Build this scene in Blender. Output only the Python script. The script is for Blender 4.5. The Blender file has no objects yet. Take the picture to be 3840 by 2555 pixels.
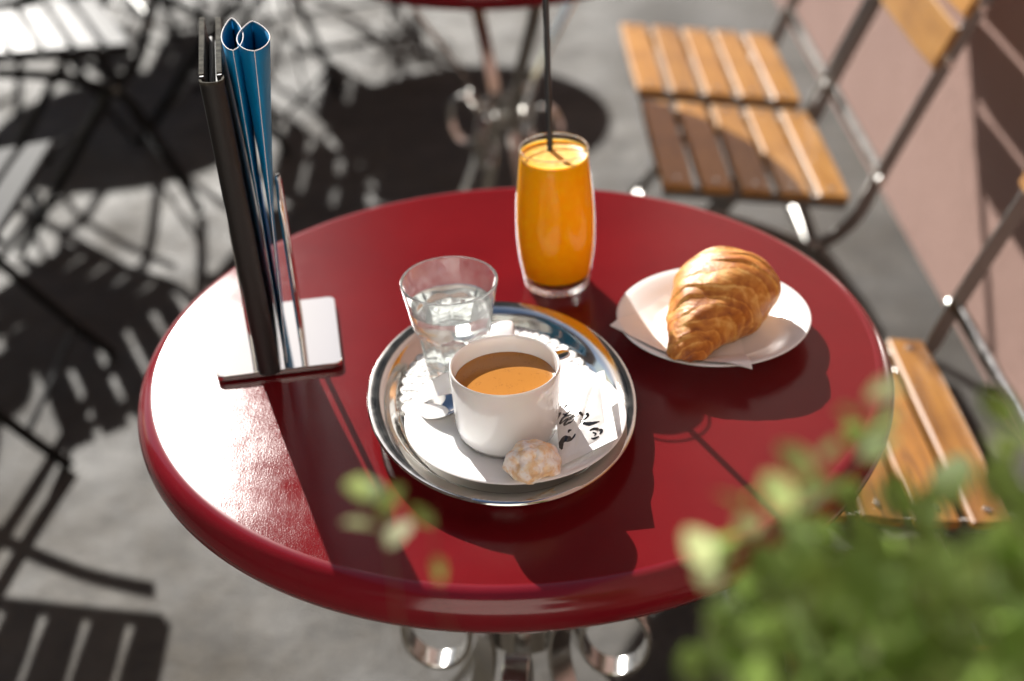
import bpy, bmesh, math, random
from mathutils import Vector, Matrix, noise
random.seed(7)
R = math.radians
S = bpy.context.scene
COL = S.collection
H = 0.73                                        # height of the table top above the pavement

# ------------------------------------------------------------------ camera, sky, sun, exposure
cam = bpy.data.cameras.new('camera'); camo = bpy.data.objects.new('camera', cam); COL.objects.link(camo)
PITCH, ROLL = 0.5608, -0.0466
fw = Vector((0, math.cos(PITCH), -math.sin(PITCH))); rt = Vector((1, 0, 0)); up = rt.cross(fw)
rr = rt*math.cos(ROLL)+up*math.sin(ROLL); uu = -rt*math.sin(ROLL)+up*math.cos(ROLL)
camo.matrix_world = Matrix(((rr.x, uu.x, -fw.x, -0.0008), (rr.y, uu.y, -fw.y, -1.1297), (rr.z, uu.z, -fw.z, 0.7147+H), (0, 0, 0, 1)))
cam.sensor_width = 36; cam.lens = 50; cam.clip_start = 0.02; cam.clip_end = 300
cam.dof.use_dof = True; cam.dof.focus_distance = 1.14; cam.dof.aperture_fstop = 2.7; cam.dof.aperture_blades = 9
S.camera = camo
SUN_EL = 29.8
SUN_DIR = Vector((-0.333*math.cos(R(SUN_EL)), 0.943*math.cos(R(SUN_EL)), math.sin(R(SUN_EL)))).normalized()   # towards the sun
W = bpy.data.worlds.new('World'); S.world = W; W.use_nodes = True
nt = W.node_tree; sky = nt.nodes.new('ShaderNodeTexSky'); sky.sky_type = 'NISHITA'; sky.sun_disc = False
sky.sun_elevation = R(SUN_EL); sky.sun_rotation = math.atan2(SUN_DIR.x, SUN_DIR.y)
sky.air_density = 1.0; sky.dust_density = 0.9
nt.links.new(sky.outputs[0], nt.nodes['Background'].inputs[0]); nt.nodes['Background'].inputs[1].default_value = 0.05
sun = bpy.data.lights.new('sun', 'SUN'); sun.energy = 5.0; sun.angle = R(0.53); sun.color = (1.0, 0.965, 0.905)
suno = bpy.data.objects.new('sun', sun); COL.objects.link(suno); suno.rotation_euler = SUN_DIR.to_track_quat('Z', 'Y').to_euler(); suno.location = (-3, 6, 6)
S.view_settings.view_transform = 'Standard'; S.view_settings.look = 'None'; S.view_settings.gamma = 1; S.view_settings.exposure = 1.08
S.render.engine = 'CYCLES'; S.cycles.use_denoising = True
S.cycles.max_bounces = 14; S.cycles.transmission_bounces = 12; S.cycles.glossy_bounces = 6; S.cycles.transparent_max_bounces = 16
S.cycles.caustics_reflective = True; S.cycles.caustics_refractive = True; S.cycles.sample_clamp_indirect = 6; S.cycles.blur_glossy = 0.3

# ------------------------------------------------------------------ material helpers
def new_mat(name):
    m = bpy.data.materials.new(name); m.use_nodes = True
    return m, m.node_tree, m.node_tree.nodes['Principled BSDF']
def coords(t, scale=(1, 1, 1)):
    tc = t.nodes.new('ShaderNodeTexCoord'); mp = t.nodes.new('ShaderNodeMapping'); mp.inputs['Scale'].default_value = scale
    t.links.new(tc.outputs['Object'], mp.inputs[0]); return mp.outputs[0]
def noise_tex(t, vec, scale, detail=4, rough=0.6, dist=0.0):
    n = t.nodes.new('ShaderNodeTexNoise'); n.inputs['Scale'].default_value = scale; n.inputs['Detail'].default_value = detail
    n.inputs['Roughness'].default_value = rough; n.inputs['Distortion'].default_value = dist
    t.links.new(vec, n.inputs['Vector']); return n.outputs['Fac']
def ramp(t, fac, stops):
    r = t.nodes.new('ShaderNodeValToRGB'); e = r.color_ramp.elements
    while len(e) < len(stops): e.new(0.5)
    for el, (p, c) in zip(e, stops):
        el.position = p; el.color = tuple(c)+(1,) if len(c) == 3 else c
    t.links.new(fac, r.inputs[0]); return r.outputs[0]
def bump(t, h, strength, dist, prev=None):
    b = t.nodes.new('ShaderNodeBump'); b.inputs['Strength'].default_value = strength; b.inputs['Distance'].default_value = dist
    t.links.new(h, b.inputs['Height'])
    if prev is not None: t.links.new(prev, b.inputs['Normal'])
    return b.outputs[0]
def maprange(t, v, a, b, c, d):
    n = t.nodes.new('ShaderNodeMapRange'); t.links.new(v, n.inputs[0])
    for i, x in enumerate((a, b, c, d)): n.inputs[i+1].default_value = x
    return n.outputs[0]
def simple(name, col, rough=0.5, metal=0.0, spec=0.5, var=0.0, vs=8.0, bs=0.0, bscale=300.0, bd=0.0005, coat=0.0, sss=0.0, rvar=0.0):
    m, t, p = new_mat(name)
    p.inputs['Base Color'].default_value = (*col, 1); p.inputs['Roughness'].default_value = rough; p.inputs['Metallic'].default_value = metal
    p.inputs['Specular IOR Level'].default_value = spec; p.inputs['Coat Weight'].default_value = coat; p.inputs['Coat Roughness'].default_value = 0.05
    if sss: p.inputs['Subsurface Weight'].default_value = sss; p.inputs['Subsurface Radius'].default_value = (0.004, 0.003, 0.002); p.inputs['Subsurface Scale'].default_value = 1
    v = coords(t)
    if var:
        f = noise_tex(t, v, vs, 5)
        t.links.new(ramp(t, f, [(0.3, [c*(1-var) for c in col]), (0.7, [min(1, c*(1+var)) for c in col])]), p.inputs['Base Color'])
    if rvar:
        f = noise_tex(t, v, vs*2.3, 6); t.links.new(maprange(t, f, 0.3, 0.7, rough-rvar, rough+rvar), p.inputs['Roughness'])
    if bs: t.links.new(bump(t, noise_tex(t, v, bscale, 3), bs, bd), p.inputs['Normal'])
    return m

# red laminate with a pressed leather grain
def red_laminate(name):
    m, t, p = new_mat(name); v = coords(t)
    f = noise_tex(t, v, 9, 6, 0.65)
    base = ramp(t, f, [(0.3, (0.118, 0.0052, 0.0076)), (0.7, (0.142, 0.0065, 0.0090))])
    sm = noise_tex(t, v, 28, 6, 0.7)
    smr = noise_tex(t, coords(t, (9, 1.6, 1)), 5, 6, 0.7, 1.5); ad = t.nodes.new('ShaderNodeMath'); ad.operation = 'ADD'; t.links.new(maprange(t, sm, 0.3, 0.72, 0.195, 0.235), ad.inputs[0]); t.links.new(maprange(t, smr, 0.35, 0.7, -0.006, 0.014), ad.inputs[1]); ro = ad.outputs[0]
    vo = t.nodes.new('ShaderNodeTexVoronoi'); vo.inputs['Scale'].default_value = 760; t.links.new(v, vo.inputs['Vector'])
    b1 = bump(t, vo.outputs['Distance'], 0.09, 0.0004)
    b2 = bump(t, noise_tex(t, v, 900, 3), 0.08, 0.0004, b1)
    sc = t.nodes.new('ShaderNodeTexNoise'); sc.inputs['Scale'].default_value = 60; mp = coords(t, (14, 0.7, 1)); t.links.new(mp, sc.inputs['Vector'])
    b3 = bump(t, sc.outputs['Fac'], 0.03, 0.0004, b2)
    t.nodes.remove(p)
    df = t.nodes.new('ShaderNodeBsdfDiffuse'); t.links.new(base, df.inputs['Color']); t.links.new(b3, df.inputs['Normal'])
    gl = t.nodes.new('ShaderNodeBsdfGlossy'); gl.distribution = 'BECKMANN'; t.links.new(ro, gl.inputs['Roughness']); t.links.new(b3, gl.inputs['Normal'])
    fr = t.nodes.new('ShaderNodeFresnel'); fr.inputs[0].default_value = 1.42
    mx = t.nodes.new('ShaderNodeMixShader'); t.links.new(fr.outputs[0], mx.inputs[0]); t.links.new(df.outputs[0], mx.inputs[1]); t.links.new(gl.outputs[0], mx.inputs[2])
    t.links.new(mx.outputs[0], t.nodes['Material Output'].inputs[0])
    return m
def red_edge(name):
    m, t, p = new_mat(name); v = coords(t)
    t.links.new(ramp(t, noise_tex(t, v, 12, 4), [(0.3, (0.150, 0.0062, 0.0120)), (0.7, (0.175, 0.0075, 0.0140))]), p.inputs['Base Color'])
    p.inputs['Roughness'].default_value = 0.14
    t.links.new(bump(t, noise_tex(t, v, 400, 2), 0.03, 0.0003), p.inputs['Normal'])
    return m
def wood(name, c0, c1, c2, rough=0.35):
    m, t, p = new_mat(name); v = coords(t, (16, 1.6, 16))
    oi = t.nodes.new('ShaderNodeObjectInfo'); add = t.nodes.new('ShaderNodeVectorMath'); add.operation = 'ADD'
    t.links.new(v, add.inputs[0]); cmb = t.nodes.new('ShaderNodeCombineXYZ'); ml = t.nodes.new('ShaderNodeMath'); ml.operation = 'MULTIPLY'; ml.inputs[1].default_value = 40
    t.links.new(oi.outputs['Random'], ml.inputs[0])
    for i in range(3): t.links.new(ml.outputs[0], cmb.inputs[i])
    t.links.new(cmb.outputs[0], add.inputs[1]); v2 = add.outputs[0]
    f = noise_tex(t, v2, 3.2, 6, 0.62, 1.2)
    c = ramp(t, f, [(0.25, c0), (0.5, c1), (0.75, c2)])
    wr = ramp(t, noise_tex(t, coords(t, (3, 1.2, 3)), 7, 5, 0.7), [(0.30, (0.62, 0.56, 0.5)), (0.55, (1, 1, 1))]); wm_ = t.nodes.new('ShaderNodeMix'); wm_.data_type = 'RGBA'; wm_.blend_type = 'MULTIPLY'; wm_.inputs[0].default_value = 0.8
    t.links.new(c, wm_.inputs[6]); t.links.new(wr, wm_.inputs[7]); c = wm_.outputs[2]
    hs = t.nodes.new('ShaderNodeHueSaturation'); t.links.new(c, hs.inputs['Color']); t.links.new(maprange(t, oi.outputs['Random'], 0, 1, 0.85, 1.15), hs.inputs['Value'])
    t.links.new(hs.outputs[0], p.inputs['Base Color'])
    p.inputs['Roughness'].default_value = rough; p.inputs['Coat Weight'].default_value = 0.3; p.inputs['Coat Roughness'].default_value = 0.18
    t.links.new(bump(t, f, 0.15, 0.001), p.inputs['Normal'])
    return m
def steel(name, col=(0.62, 0.61, 0.59), rough=0.12, rv=0.05, bs=0.03, bscale=120):
    m, t, p = new_mat(name); v = coords(t)
    p.inputs['Metallic'].default_value = 1; p.inputs['Base Color'].default_value = (*col, 1)
    t.links.new(maprange(t, noise_tex(t, v, 45, 6, 0.7), 0.3, 0.7, rough-rv, rough+rv), p.inputs['Roughness'])
    t.links.new(bump(t, noise_tex(t, v, bscale, 4), bs, 0.001), p.inputs['Normal'])
    return m
def asphalt(name):
    m, t, p = new_mat(name); v = coords(t)
    big = noise_tex(t, v, 1.3, 6, 0.62); mid = noise_tex(t, v, 14, 6, 0.7); fine = noise_tex(t, v, 150, 4, 0.7)
    c1 = ramp(t, big, [(0.32, (0.017, 0.0135, 0.009)), (0.50, (0.036, 0.029, 0.020)), (0.66, (0.055, 0.046, 0.033))])
    c2 = ramp(t, mid, [(0.32, (0.50, 0.48, 0.46)), (0.52, (0.95, 0.93, 0.90)), (0.70, (1.25, 1.22, 1.18))])
    c3 = ramp(t, fine, [(0.28, (0.50, 0.50, 0.50)), (0.55, (1.0, 1.0, 1.0)), (0.8, (1.25, 1.23, 1.2))])
    for c in (c2, c3):
        mx = t.nodes.new('ShaderNodeMix'); mx.data_type = 'RGBA'; mx.blend_type = 'MULTIPLY'; mx.inputs[0].default_value = 1
        t.links.new(c1, mx.inputs[6]); t.links.new(c, mx.inputs[7]); c1 = mx.outputs[2]
    t.links.new(c1, p.inputs['Base Color'])
    t.links.new(maprange(t, noise_tex(t, v, 5, 5), 0.35, 0.7, 0.58, 0.84), p.inputs['Roughness'])
    p.inputs['Specular IOR Level'].default_value = 0.5
    b1 = bump(t, fine, 0.7, 0.004); t.links.new(bump(t, mid, 0.35, 0.012, b1), p.inputs['Normal'])
    return m
def stucco(name):
    m, t, p = new_mat(name); v = coords(t)
    big = noise_tex(t, v, 2.2, 6, 0.6); fine = noise_tex(t, v, 220, 4, 0.7)
    t.links.new(ramp(t, big, [(0.3, (0.40, 0.255, 0.215)), (0.7, (0.48, 0.312, 0.268))]), p.inputs['Base Color'])
    p.inputs['Roughness'].default_value = 0.9; p.inputs['Specular IOR Level'].default_value = 0.2
    b = bump(t, fine, 0.8, 0.005); t.links.new(bump(t, noise_tex(t, v, 40, 3), 0.4, 0.008, b), p.inputs['Normal'])
    return m
def glass(name, col=(0.96, 0.99, 0.98), rough=0.0):
    m, t, p = new_mat(name); p.inputs['Base Color'].default_value = (*col, 1); p.inputs['Transmission Weight'].default_value = 1
    p.inputs['Roughness'].default_value = rough; p.inputs['IOR'].default_value = 1.5
    v = coords(t); df = t.nodes.new('ShaderNodeBsdfTranslucent'); df.inputs[0].default_value = (0.9, 0.9, 0.9, 1); d2 = t.nodes.new('ShaderNodeBsdfDiffuse'); d2.inputs[0].default_value = (0.9, 0.9, 0.9, 1)
    ma = t.nodes.new('ShaderNodeMixShader'); t.links.new(df.outputs[0], ma.inputs[1]); t.links.new(d2.outputs[0], ma.inputs[2])
    mb = t.nodes.new('ShaderNodeMixShader'); t.links.new(maprange(t, noise_tex(t, v, 130, 5, 0.7), 0.3, 0.75, 0.02, 0.11), mb.inputs[0])
    t.links.new(p.outputs[0], mb.inputs[1]); t.links.new(ma.outputs[0], mb.inputs[2]); t.links.new(mb.outputs[0], t.nodes['Material Output'].inputs[0])
    return m
def thin_glass(name):
    m, t, p = new_mat(name); t.nodes.remove(p)
    tr = t.nodes.new('ShaderNodeBsdfTransparent'); tr.inputs[0].default_value = (0.97, 0.98, 0.97, 1)
    gl = t.nodes.new('ShaderNodeBsdfGlossy'); gl.inputs['Roughness'].default_value = 0.02
    lw = t.nodes.new('ShaderNodeLayerWeight'); lw.inputs[0].default_value = 0.5; pw = t.nodes.new('ShaderNodeMath'); pw.operation = 'POWER'; pw.inputs[1].default_value = 4
    t.links.new(lw.outputs['Facing'], pw.inputs[0]); mx = t.nodes.new('ShaderNodeMixShader')
    t.links.new(maprange(t, pw.outputs[0], 0, 1, 0.02, 0.6), mx.inputs[0]); t.links.new(tr.outputs[0], mx.inputs[1]); t.links.new(gl.outputs[0], mx.inputs[2])
    t.links.new(mx.outputs[0], t.nodes['Material Output'].inputs[0]); return m
M = {}
M['thin_glass'] = thin_glass('thin_glass')
M['red'] = red_laminate('red_laminate'); M['red_edge'] = red_edge('red_edge')
M['wood'] = wood('varnished_wood', (0.27, 0.110, 0.018), (0.40, 0.185, 0.036), (0.46, 0.23, 0.055))
M['wood_worn'] = wood('worn_wood', (0.11, 0.045, 0.016), (0.34, 0.145, 0.026), (0.42, 0.20, 0.040), 0.42)
M['wood_dark'] = wood('black_stained_wood', (0.010, 0.010, 0.012), (0.016, 0.016, 0.018), (0.025, 0.024, 0.026), 0.3)
M['wood_matte'] = simple('matte_black_slat', (0.012, 0.012, 0.013), 0.7, spec=0.2)
M['frame'] = steel('galvanised_steel', (0.30, 0.29, 0.28), 0.34, 0.06, 0.05, 60)
M['frame_dark'] = steel('dark_steel', (0.035, 0.035, 0.036), 0.32, 0.06, 0.05, 60)
M['chrome'] = steel('bright_steel', (0.66, 0.65, 0.63), 0.20, 0.06, 0.03, 80)
M['tray'] = steel('tray_steel', (0.66, 0.64, 0.61), 0.10, 0.045, 0.035, 90)
M['spoon'] = steel('spoon_steel', (0.70, 0.68, 0.66), 0.06, 0.02, 0.01, 90)
M['mirror'] = steel('mirror_steel', (0.68, 0.68, 0.68), 0.035, 0.012, 0.006, 60)
M['asphalt'] = asphalt('asphalt'); M['stucco'] = stucco('pink_stucco')
M['porcelain'] = simple('porcelain', (0.82, 0.82, 0.82), 0.12, spec=0.5, coat=0.4, sss=0.08)
M['plate'] = simple('plate_porcelain', (0.87, 0.87, 0.865), 0.2, coat=0.3)
M['glass'] = glass('clear_glass')
M['paper'] = simple('napkin_paper', (0.86, 0.84, 0.82), 0.8, spec=0.2, bs=0.15, bscale=500, sss=0.1)
M['black_cover'] = simple('black_leatherette', (0.010, 0.0095, 0.0095), 0.52, bs=0.35, bscale=900, bd=0.0006, var=0.2, vs=30)
M['black_edge'] = simple('worn_board_edge', (0.055, 0.052, 0.043), 0.6, bs=0.5, bscale=700, var=0.7, vs=150)
M['black_edge'].node_tree.nodes['Principled BSDF'].inputs['Specular IOR Level'].default_value = 0.1; M['black_edge'].node_tree.nodes['Principled BSDF'].inputs['Roughness'].default_value = 0.95
M['straw'] = simple('black_plastic', (0.012, 0.012, 0.014), 0.3)
M['ink'] = simple('black_print', (0.012, 0.010, 0.008), 0.12, coat=0.6)

# ------------------------------------------------------------------ geometry helpers
def tag(o, label=None, cat=None, group=None, kind=None):
    if label: o['label'] = label
    if cat: o['category'] = cat
    if group: o['group'] = group
    if kind: o['kind'] = kind
    return o
def empty(name, loc=(0, 0, 0), rz=0.0, label=None, cat=None, group=None):
    o = bpy.data.objects.new(name, None); COL.objects.link(o); o.location = loc; o.rotation_euler = (0, 0, rz); o.empty_display_size = 0.02
    return tag(o, label, cat, group)
def link(name, me, mat, parent=None, loc=None, rot=None):
    o = bpy.data.objects.new(name, me); COL.objects.link(o)
    if mat is not None and not me.materials: me.materials.append(mat)
    if parent is not None: o.parent = parent
    if loc is not None: o.location = loc
    if rot is not None: o.rotation_euler = rot
    return o
def finish(me, ang=35):
    me.polygons.foreach_set('use_smooth', [True]*len(me.polygons)); me.update()
    me.set_sharp_from_angle(angle=R(ang)); return me
class MB:
    def __init__(s): s.v = []; s.f = []
    def add(s, v, f):
        o = len(s.v); s.v += [tuple(x) for x in v]; s.f += [tuple(i+o for i in q) for q in f]; return s
    def grid(s, rows, closed_u=False, closed_v=False):
        n = len(rows); m = len(rows[0]); f = []
        for i in range(n if closed_v else n-1):
            for j in range(m if closed_u else m-1):
                a = i*m+j; b = i*m+(j+1) % m; c = ((i+1) % n)*m+(j+1) % m; d = ((i+1) % n)*m+j
                f.append((a, b, c, d))
        return s.add([p for r in rows for p in r], f)
    def box(s, c, d, rot=None, ch=0.0):
        bm = bmesh.new(); bmesh.ops.create_cube(bm, size=1)
        for v in bm.verts: v.co = Vector((v.co.x*d[0], v.co.y*d[1], v.co.z*d[2]))
        if ch: bmesh.ops.bevel(bm, geom=list(bm.edges), offset=ch, segments=1, affect='EDGES')
        mt = rot or Matrix.Identity(3); c = Vector(c)
        bm.verts.index_update()
        s.add([mt @ v.co + c for v in bm.verts], [[v.index for v in f.verts] for f in bm.faces]); bm.free(); return s
    def lathe(s, prof, n=64, cx=0, cy=0, sx=1, sy=1, closed=False):
        rows = [[(cx+r*sx*math.cos(2*math.pi*j/n), cy+r*sy*math.sin(2*math.pi*j/n), z) for j in range(n)] for r, z in prof]
        o = len(s.v); s.grid(rows, closed_u=True, closed_v=closed); m = len(prof)
        if not closed:
            if prof[0][0] > 1e-6: s.f.append(tuple(o+j for j in reversed(range(n))))
            if prof[-1][0] > 1e-6: s.f.append(tuple(o+(m-1)*n+j for j in range(n)))
        return s
    def tube(s, pts, r, n=8, cap=True):
        pts = [Vector(p) for p in pts]; rows = []; rad = r if isinstance(r, (list, tuple)) else [r]*len(pts)
        ref = Vector((0, 0, 1))
        for i, p in enumerate(pts):
            t = (pts[min(i+1, len(pts)-1)]-pts[max(i-1, 0)]).normalized()
            a = ref.cross(t)
            if a.length < 1e-4: a = Vector((1, 0, 0)).cross(t)
            a.normalize(); b = t.cross(a); ref = b
            rows.append([p+(a*math.cos(2*math.pi*j/n)+b*math.sin(2*math.pi*j/n))*rad[i] for j in range(n)])
        o = len(s.v); s.grid(rows, closed_u=True)
        if cap:
            s.f.append(tuple(o+j for j in reversed(range(n)))); s.f.append(tuple(o+(len(pts)-1)*n+j for j in range(n)))
        return s
    def flatbar(s, pts, side, w, th, ch=0.0012):
        # bar swept along pts; 'side' is the thin direction (thickness th), w the width in the plane of bending
        pts = [Vector(p) for p in pts]; rows = []; sd = Vector(side).normalized()
        for i, p in enumerate(pts):
            t = (pts[min(i+1, len(pts)-1)]-pts[max(i-1, 0)]).normalized(); nn = sd.cross(t).normalized()
            hw, ht = w/2, th/2
            q = [(hw, ht-ch), (hw-ch, ht), (-hw+ch, ht), (-hw, ht-ch), (-hw, -ht+ch), (-hw+ch, -ht), (hw-ch, -ht), (hw, -ht+ch)]
            rows.append([p+nn*a+sd*b for a, b in q])
        o = len(s.v); s.grid(rows, closed_u=True); m = 8
        s.f.append(tuple(o+j for j in reversed(range(m)))); s.f.append(tuple(o+(len(pts)-1)*m+j for j in range(m)))
        return s
    def mesh(s, name, ang=35, weld=False):
        me = bpy.data.meshes.new(name); me.from_pydata(s.v, [], s.f)
        bm = bmesh.new(); bm.from_mesh(me)
        if weld: bmesh.ops.remove_doubles(bm, verts=bm.verts, dist=1e-6)
        bmesh.ops.recalc_face_normals(bm, faces=bm.faces); bm.to_mesh(me); bm.free()
        return finish(me, ang)
    def obj(s, name, mat, parent=None, ang=35, weld=False, **k):
        return link(name, s.mesh(name, ang, weld), mat, parent, **k)
def spline(pts, n):
    # Catmull-Rom through pts (tuples of any length)
    P = [pts[0]]+list(pts)+[pts[-1]]; out = []
    for i in range(1, len(P)-2):
        for k in range(n):
            t = k/n; q = []
            for a, b, c, d in zip(P[i-1], P[i], P[i+1], P[i+2]):
                q.append(0.5*((2*b)+(-a+c)*t+(2*a-5*b+4*c-d)*t*t+(-a+3*b-3*c+d)*t**3))
            out.append(tuple(q))
    out.append(tuple(pts[-1])); return out
def copy_tree(o, parent=None):
    c = o.copy(); COL.objects.link(c)
    if parent is not None: c.parent = parent; c.matrix_parent_inverse = o.matrix_parent_inverse.copy()
    for ch in list(o.children): copy_tree(ch, c)
    return c

# ------------------------------------------------------------------ setting: pavement and wall
g = MB()
nx, ny = 60, 60
xs = [-40]+[-4+8*i/(nx-2) for i in range(nx-1)]+[40]; ys = [-40]+[-3+10*j/(ny-2) for j in range(ny-1)]+[60]
g.grid([[(x, y, 0.004*noise.noise(Vector((x*1.1, y*1.1, 0))) if abs(x) < 4 and -3 < y < 7 else 0) for x in xs] for y in ys])
tag(g.obj('pavement', M['asphalt'], ang=60), kind='structure')
w = MB(); w.box((1.00, 2.0, 2.4), (0.32, 16, 4.8), ch=0.004)
tag(w.obj('wall', M['stucco']), 'tall pink stucco house wall on the right behind the wooden chairs', 'wall')

def house(label, c, d, wall_col, face, roof_h=2.2):
    root = empty('house', (c[0], c[1], 0), 0, label, 'house')
    wm_ = simple('house_plaster', wall_col, 0.9, spec=0.2, var=0.08, vs=0.7, bs=0.3, bscale=30, bd=0.01)
    b = MB(); b.box((0, 0, d[2]/2-0.02), (d[0], d[1], d[2]), ch=0.02); b.obj('wall', wm_, root)
    b = MB(); hx, hy = d[0]/2+0.3, d[1]/2+0.3; z0, z1 = d[2]-0.02, d[2]+roof_h
    if d[0] >= d[1]: v = [(-hx, -hy, z0), (hx, -hy, z0), (hx, hy, z0), (-hx, hy, z0), (-hx, 0, z1), (hx, 0, z1)]; f = [(0, 1, 5, 4), (2, 3, 4, 5), (0, 4, 3), (1, 2, 5), (3, 2, 1, 0)]
    else: v = [(-hx, -hy, z0), (hx, -hy, z0), (hx, hy, z0), (-hx, hy, z0), (0, -hy, z1), (0, hy, z1)]; f = [(0, 4, 5, 3), (1, 2, 5, 4), (0, 1, 4), (2, 3, 5), (3, 2, 1, 0)]
    b.add(v, f); b.obj('roof', simple('roof_tile', (0.16, 0.06, 0.04), 0.85, var=0.2, vs=3), root)
    gm = simple('window_glass', (0.02, 0.025, 0.03), 0.05); fmw = simple('window_frame_paint', (0.7, 0.69, 0.66), 0.5)
    L_ = d[0] if face in ('+y', '-y') else d[1]; n = max(2, int(L_/3.2)); fl = max(1, int(d[2]/3.1))
    fr = MB(); fr.box((0, 0, 0), (1.16, 0.06, 1.56), ch=0.01); fme = fr.mesh('window'); pn = MB(); pn.box((0, 0, 0), (1.0, 0.05, 1.4)); pme = pn.mesh('pane')
    for k in range(n):
        for j in range(fl):
            u = -L_/2+L_*(k+0.5)/n; z = 1.6+3.0*j
            loc, rz = {'+y': ((u, d[1]/2+0.02, z), 0), '-y': ((u, -d[1]/2-0.02, z), 0), '+x': ((d[0]/2+0.02, u, z), R(90))}[face]
            wo_ = link('window', fme, fmw, root, loc, (0, 0, rz)); link('pane', pme, gm, wo_, (0, -0.012 if face == '-y' else (0.012 if face == '+y' else -0.012), 0))
house('unseen long plastered house on the left, added to block sky light', (-8.2, -4.0), (7, 14, 10.5), (0.30, 0.26, 0.22), '+x')  # added out of view to cut the sky fill from the left
house('unseen cream house behind the photographer, added to bounce sunlight onto the cup', (0.8, -7.3), (11, 6, 5.2), (0.76, 0.73, 0.68), '+y')  # added out of view; its pale wall reflects sun onto the cup front
house('unseen tall grey house ahead on the right, added to darken reflections in the tabletop', (6.2, 18.0), (16.5, 8, 17.5), (0.22, 0.20, 0.18), '-y', 3)  # added out of view to keep bright sky out of the table gloss
house('unseen tall house row far ahead, added to block the horizon glow', (-6.0, 44.0), (50, 8, 17.0), (0.30, 0.26, 0.22), '-y', 3)  # added out of view to hide the bright low sky

# ------------------------------------------------------------------ bistro tables
def table_base(root, mat, hub_mat, rot=0.0):
    pr = spline([(0.215, H-0.046), (0.190, 0.62), (0.105, 0.50), (0.055, 0.395), (0.075, 0.30), (0.150, 0.17), (0.255, 0.06), (0.31, 0.006)], 6)
    bar = MB(); bar.flatbar([(r, 0, z) for r, z in pr], (0, 1, 0), 0.007, 0.028)
    me = bar.mesh('leg')
    sc = MB(); sc.flatbar([(0.096+0.036*math.cos(R(a)), 0, 0.365+0.048*math.sin(R(a))) for a in range(150, 511, 12)], (0, 1, 0), 0.006, 0.026); sme = sc.mesh('scroll')
    for k in range(4):
        link('leg', me, mat, root, rot=(0, 0, rot+R(90*k)))
        link('scroll', sme, mat, root, rot=(0, 0, rot+R(90*k+45)))
    hub = MB(); hub.lathe([(0.046, 0.380), (0.0495, 0.380), (0.0495, 0.410), (0.046, 0.410)], 40, closed=True)
    hub.obj('ring', hub_mat, root)
    fl = MB(); fl.box((0, 0, H-0.0345), (0.45, 0.05, 0.005), ch=0.001)
    fl.obj('mounting_bar', mat, root)
    fl = MB(); fl.box((0, 0, H-0.0397), (0.05, 0.45, 0.005), ch=0.001)
    fl.obj('mounting_bar', mat, root)
def bistro_table(loc, rot, label, group, hi=True):
    root = empty('bistro_table', loc, 0, label, 'table', group)
    n = 192 if hi else 96
    rx, rz, c = 0.0175, 0.0215, 0.3325
    top = MB(); top.lathe([(0.0, H)]+[(0.11*i, H) for i in (1, 2, 3)]+[(c-0.001, H)], n); top.f.pop()
    top.obj('tabletop', M['red'], root, ang=80)
    e = MB()
    e.lathe([(c-0.001, H)]+[(c+rx*math.sin(R(a)), H-rz+rz*math.cos(R(a))) for a in range(0, 181, 6)]+[(c-0.012, H-2*rz), (c-0.02, H-2*rz+0.012), (0.001, H-2*rz+0.012)], n)
    e.f = [q for q in e.f if len(q) == 4]
    e.obj('edge_band', M['red_edge'], root, ang=70)
    table_base(root, M['chrome'], M['chrome'], rot)
    return root
bistro_table((0, 0, 0), R(38), 'round dark red bistro table in the centre set with coffee and croissant', 'red bistro tables')
bistro_table((0.005, 1.352, 0), R(20), 'round red bistro table at the top edge, empty, behind the juice glass', 'red bistro tables', False).scale = (0.86, 0.86, 1)
bistro_table((-0.49, 3.40, 0), R(65), 'far red bistro table beyond the striped shadows', 'red bistro tables', False)
bistro_table((-1.37, 3.44, 0), R(10), 'far red bistro table beyond the top left corner', 'red bistro tables', False)

# ------------------------------------------------------------------ slatted folding chairs (front towards local +x)
SEAT_L = 0.34
def slat_mesh(wd, ln, th):
    b = MB(); ny = 5
    rows = []
    for j in range(ny):
        y = -ln/2+ln*j/(ny-1); hw, ht, ch = wd/2, th/2, 0.003
        if j in (0, ny-1): hw -= 0.002; ht -= 0.002
        rows.append([(hw, y, ht-ch), (hw-ch, y, ht), (-hw+ch, y, ht), (-hw, y, ht-ch), (-hw, y, -ht+ch), (-hw+ch, y, -ht), (hw-ch, y, -ht), (hw, y, -ht+ch)])
    b.grid(rows, closed_u=True); b.f.append(tuple(reversed(range(8)))); b.f.append(tuple((ny-1)*8+k for k in range(8)))
    return b.mesh('slat')
seat_slat_me = slat_mesh(0.0535, SEAT_L, 0.016); back_slat_me = slat_mesh(0.074, SEAT_L+0.035, 0.014)
seat_slat_dk = seat_slat_me.copy(); back_slat_dk = back_slat_me.copy(); seat_slat_mt = seat_slat_me.copy(); back_slat_mt = back_slat_me.copy(); seat_slat_wn = seat_slat_me.copy(); back_slat_wn = back_slat_me.copy()
_b = MB(); _b.tube([(0, -0.0085, 0), (0, 0.0085, 0)], 0.0075, 10); BOLT = _b.mesh('bolt')
_b = MB(); _b.lathe([(0.0052, -0.001), (0.0048, 0.0006), (0.003, 0.0012)], 10); SCREW = _b.mesh('screw')
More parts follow.
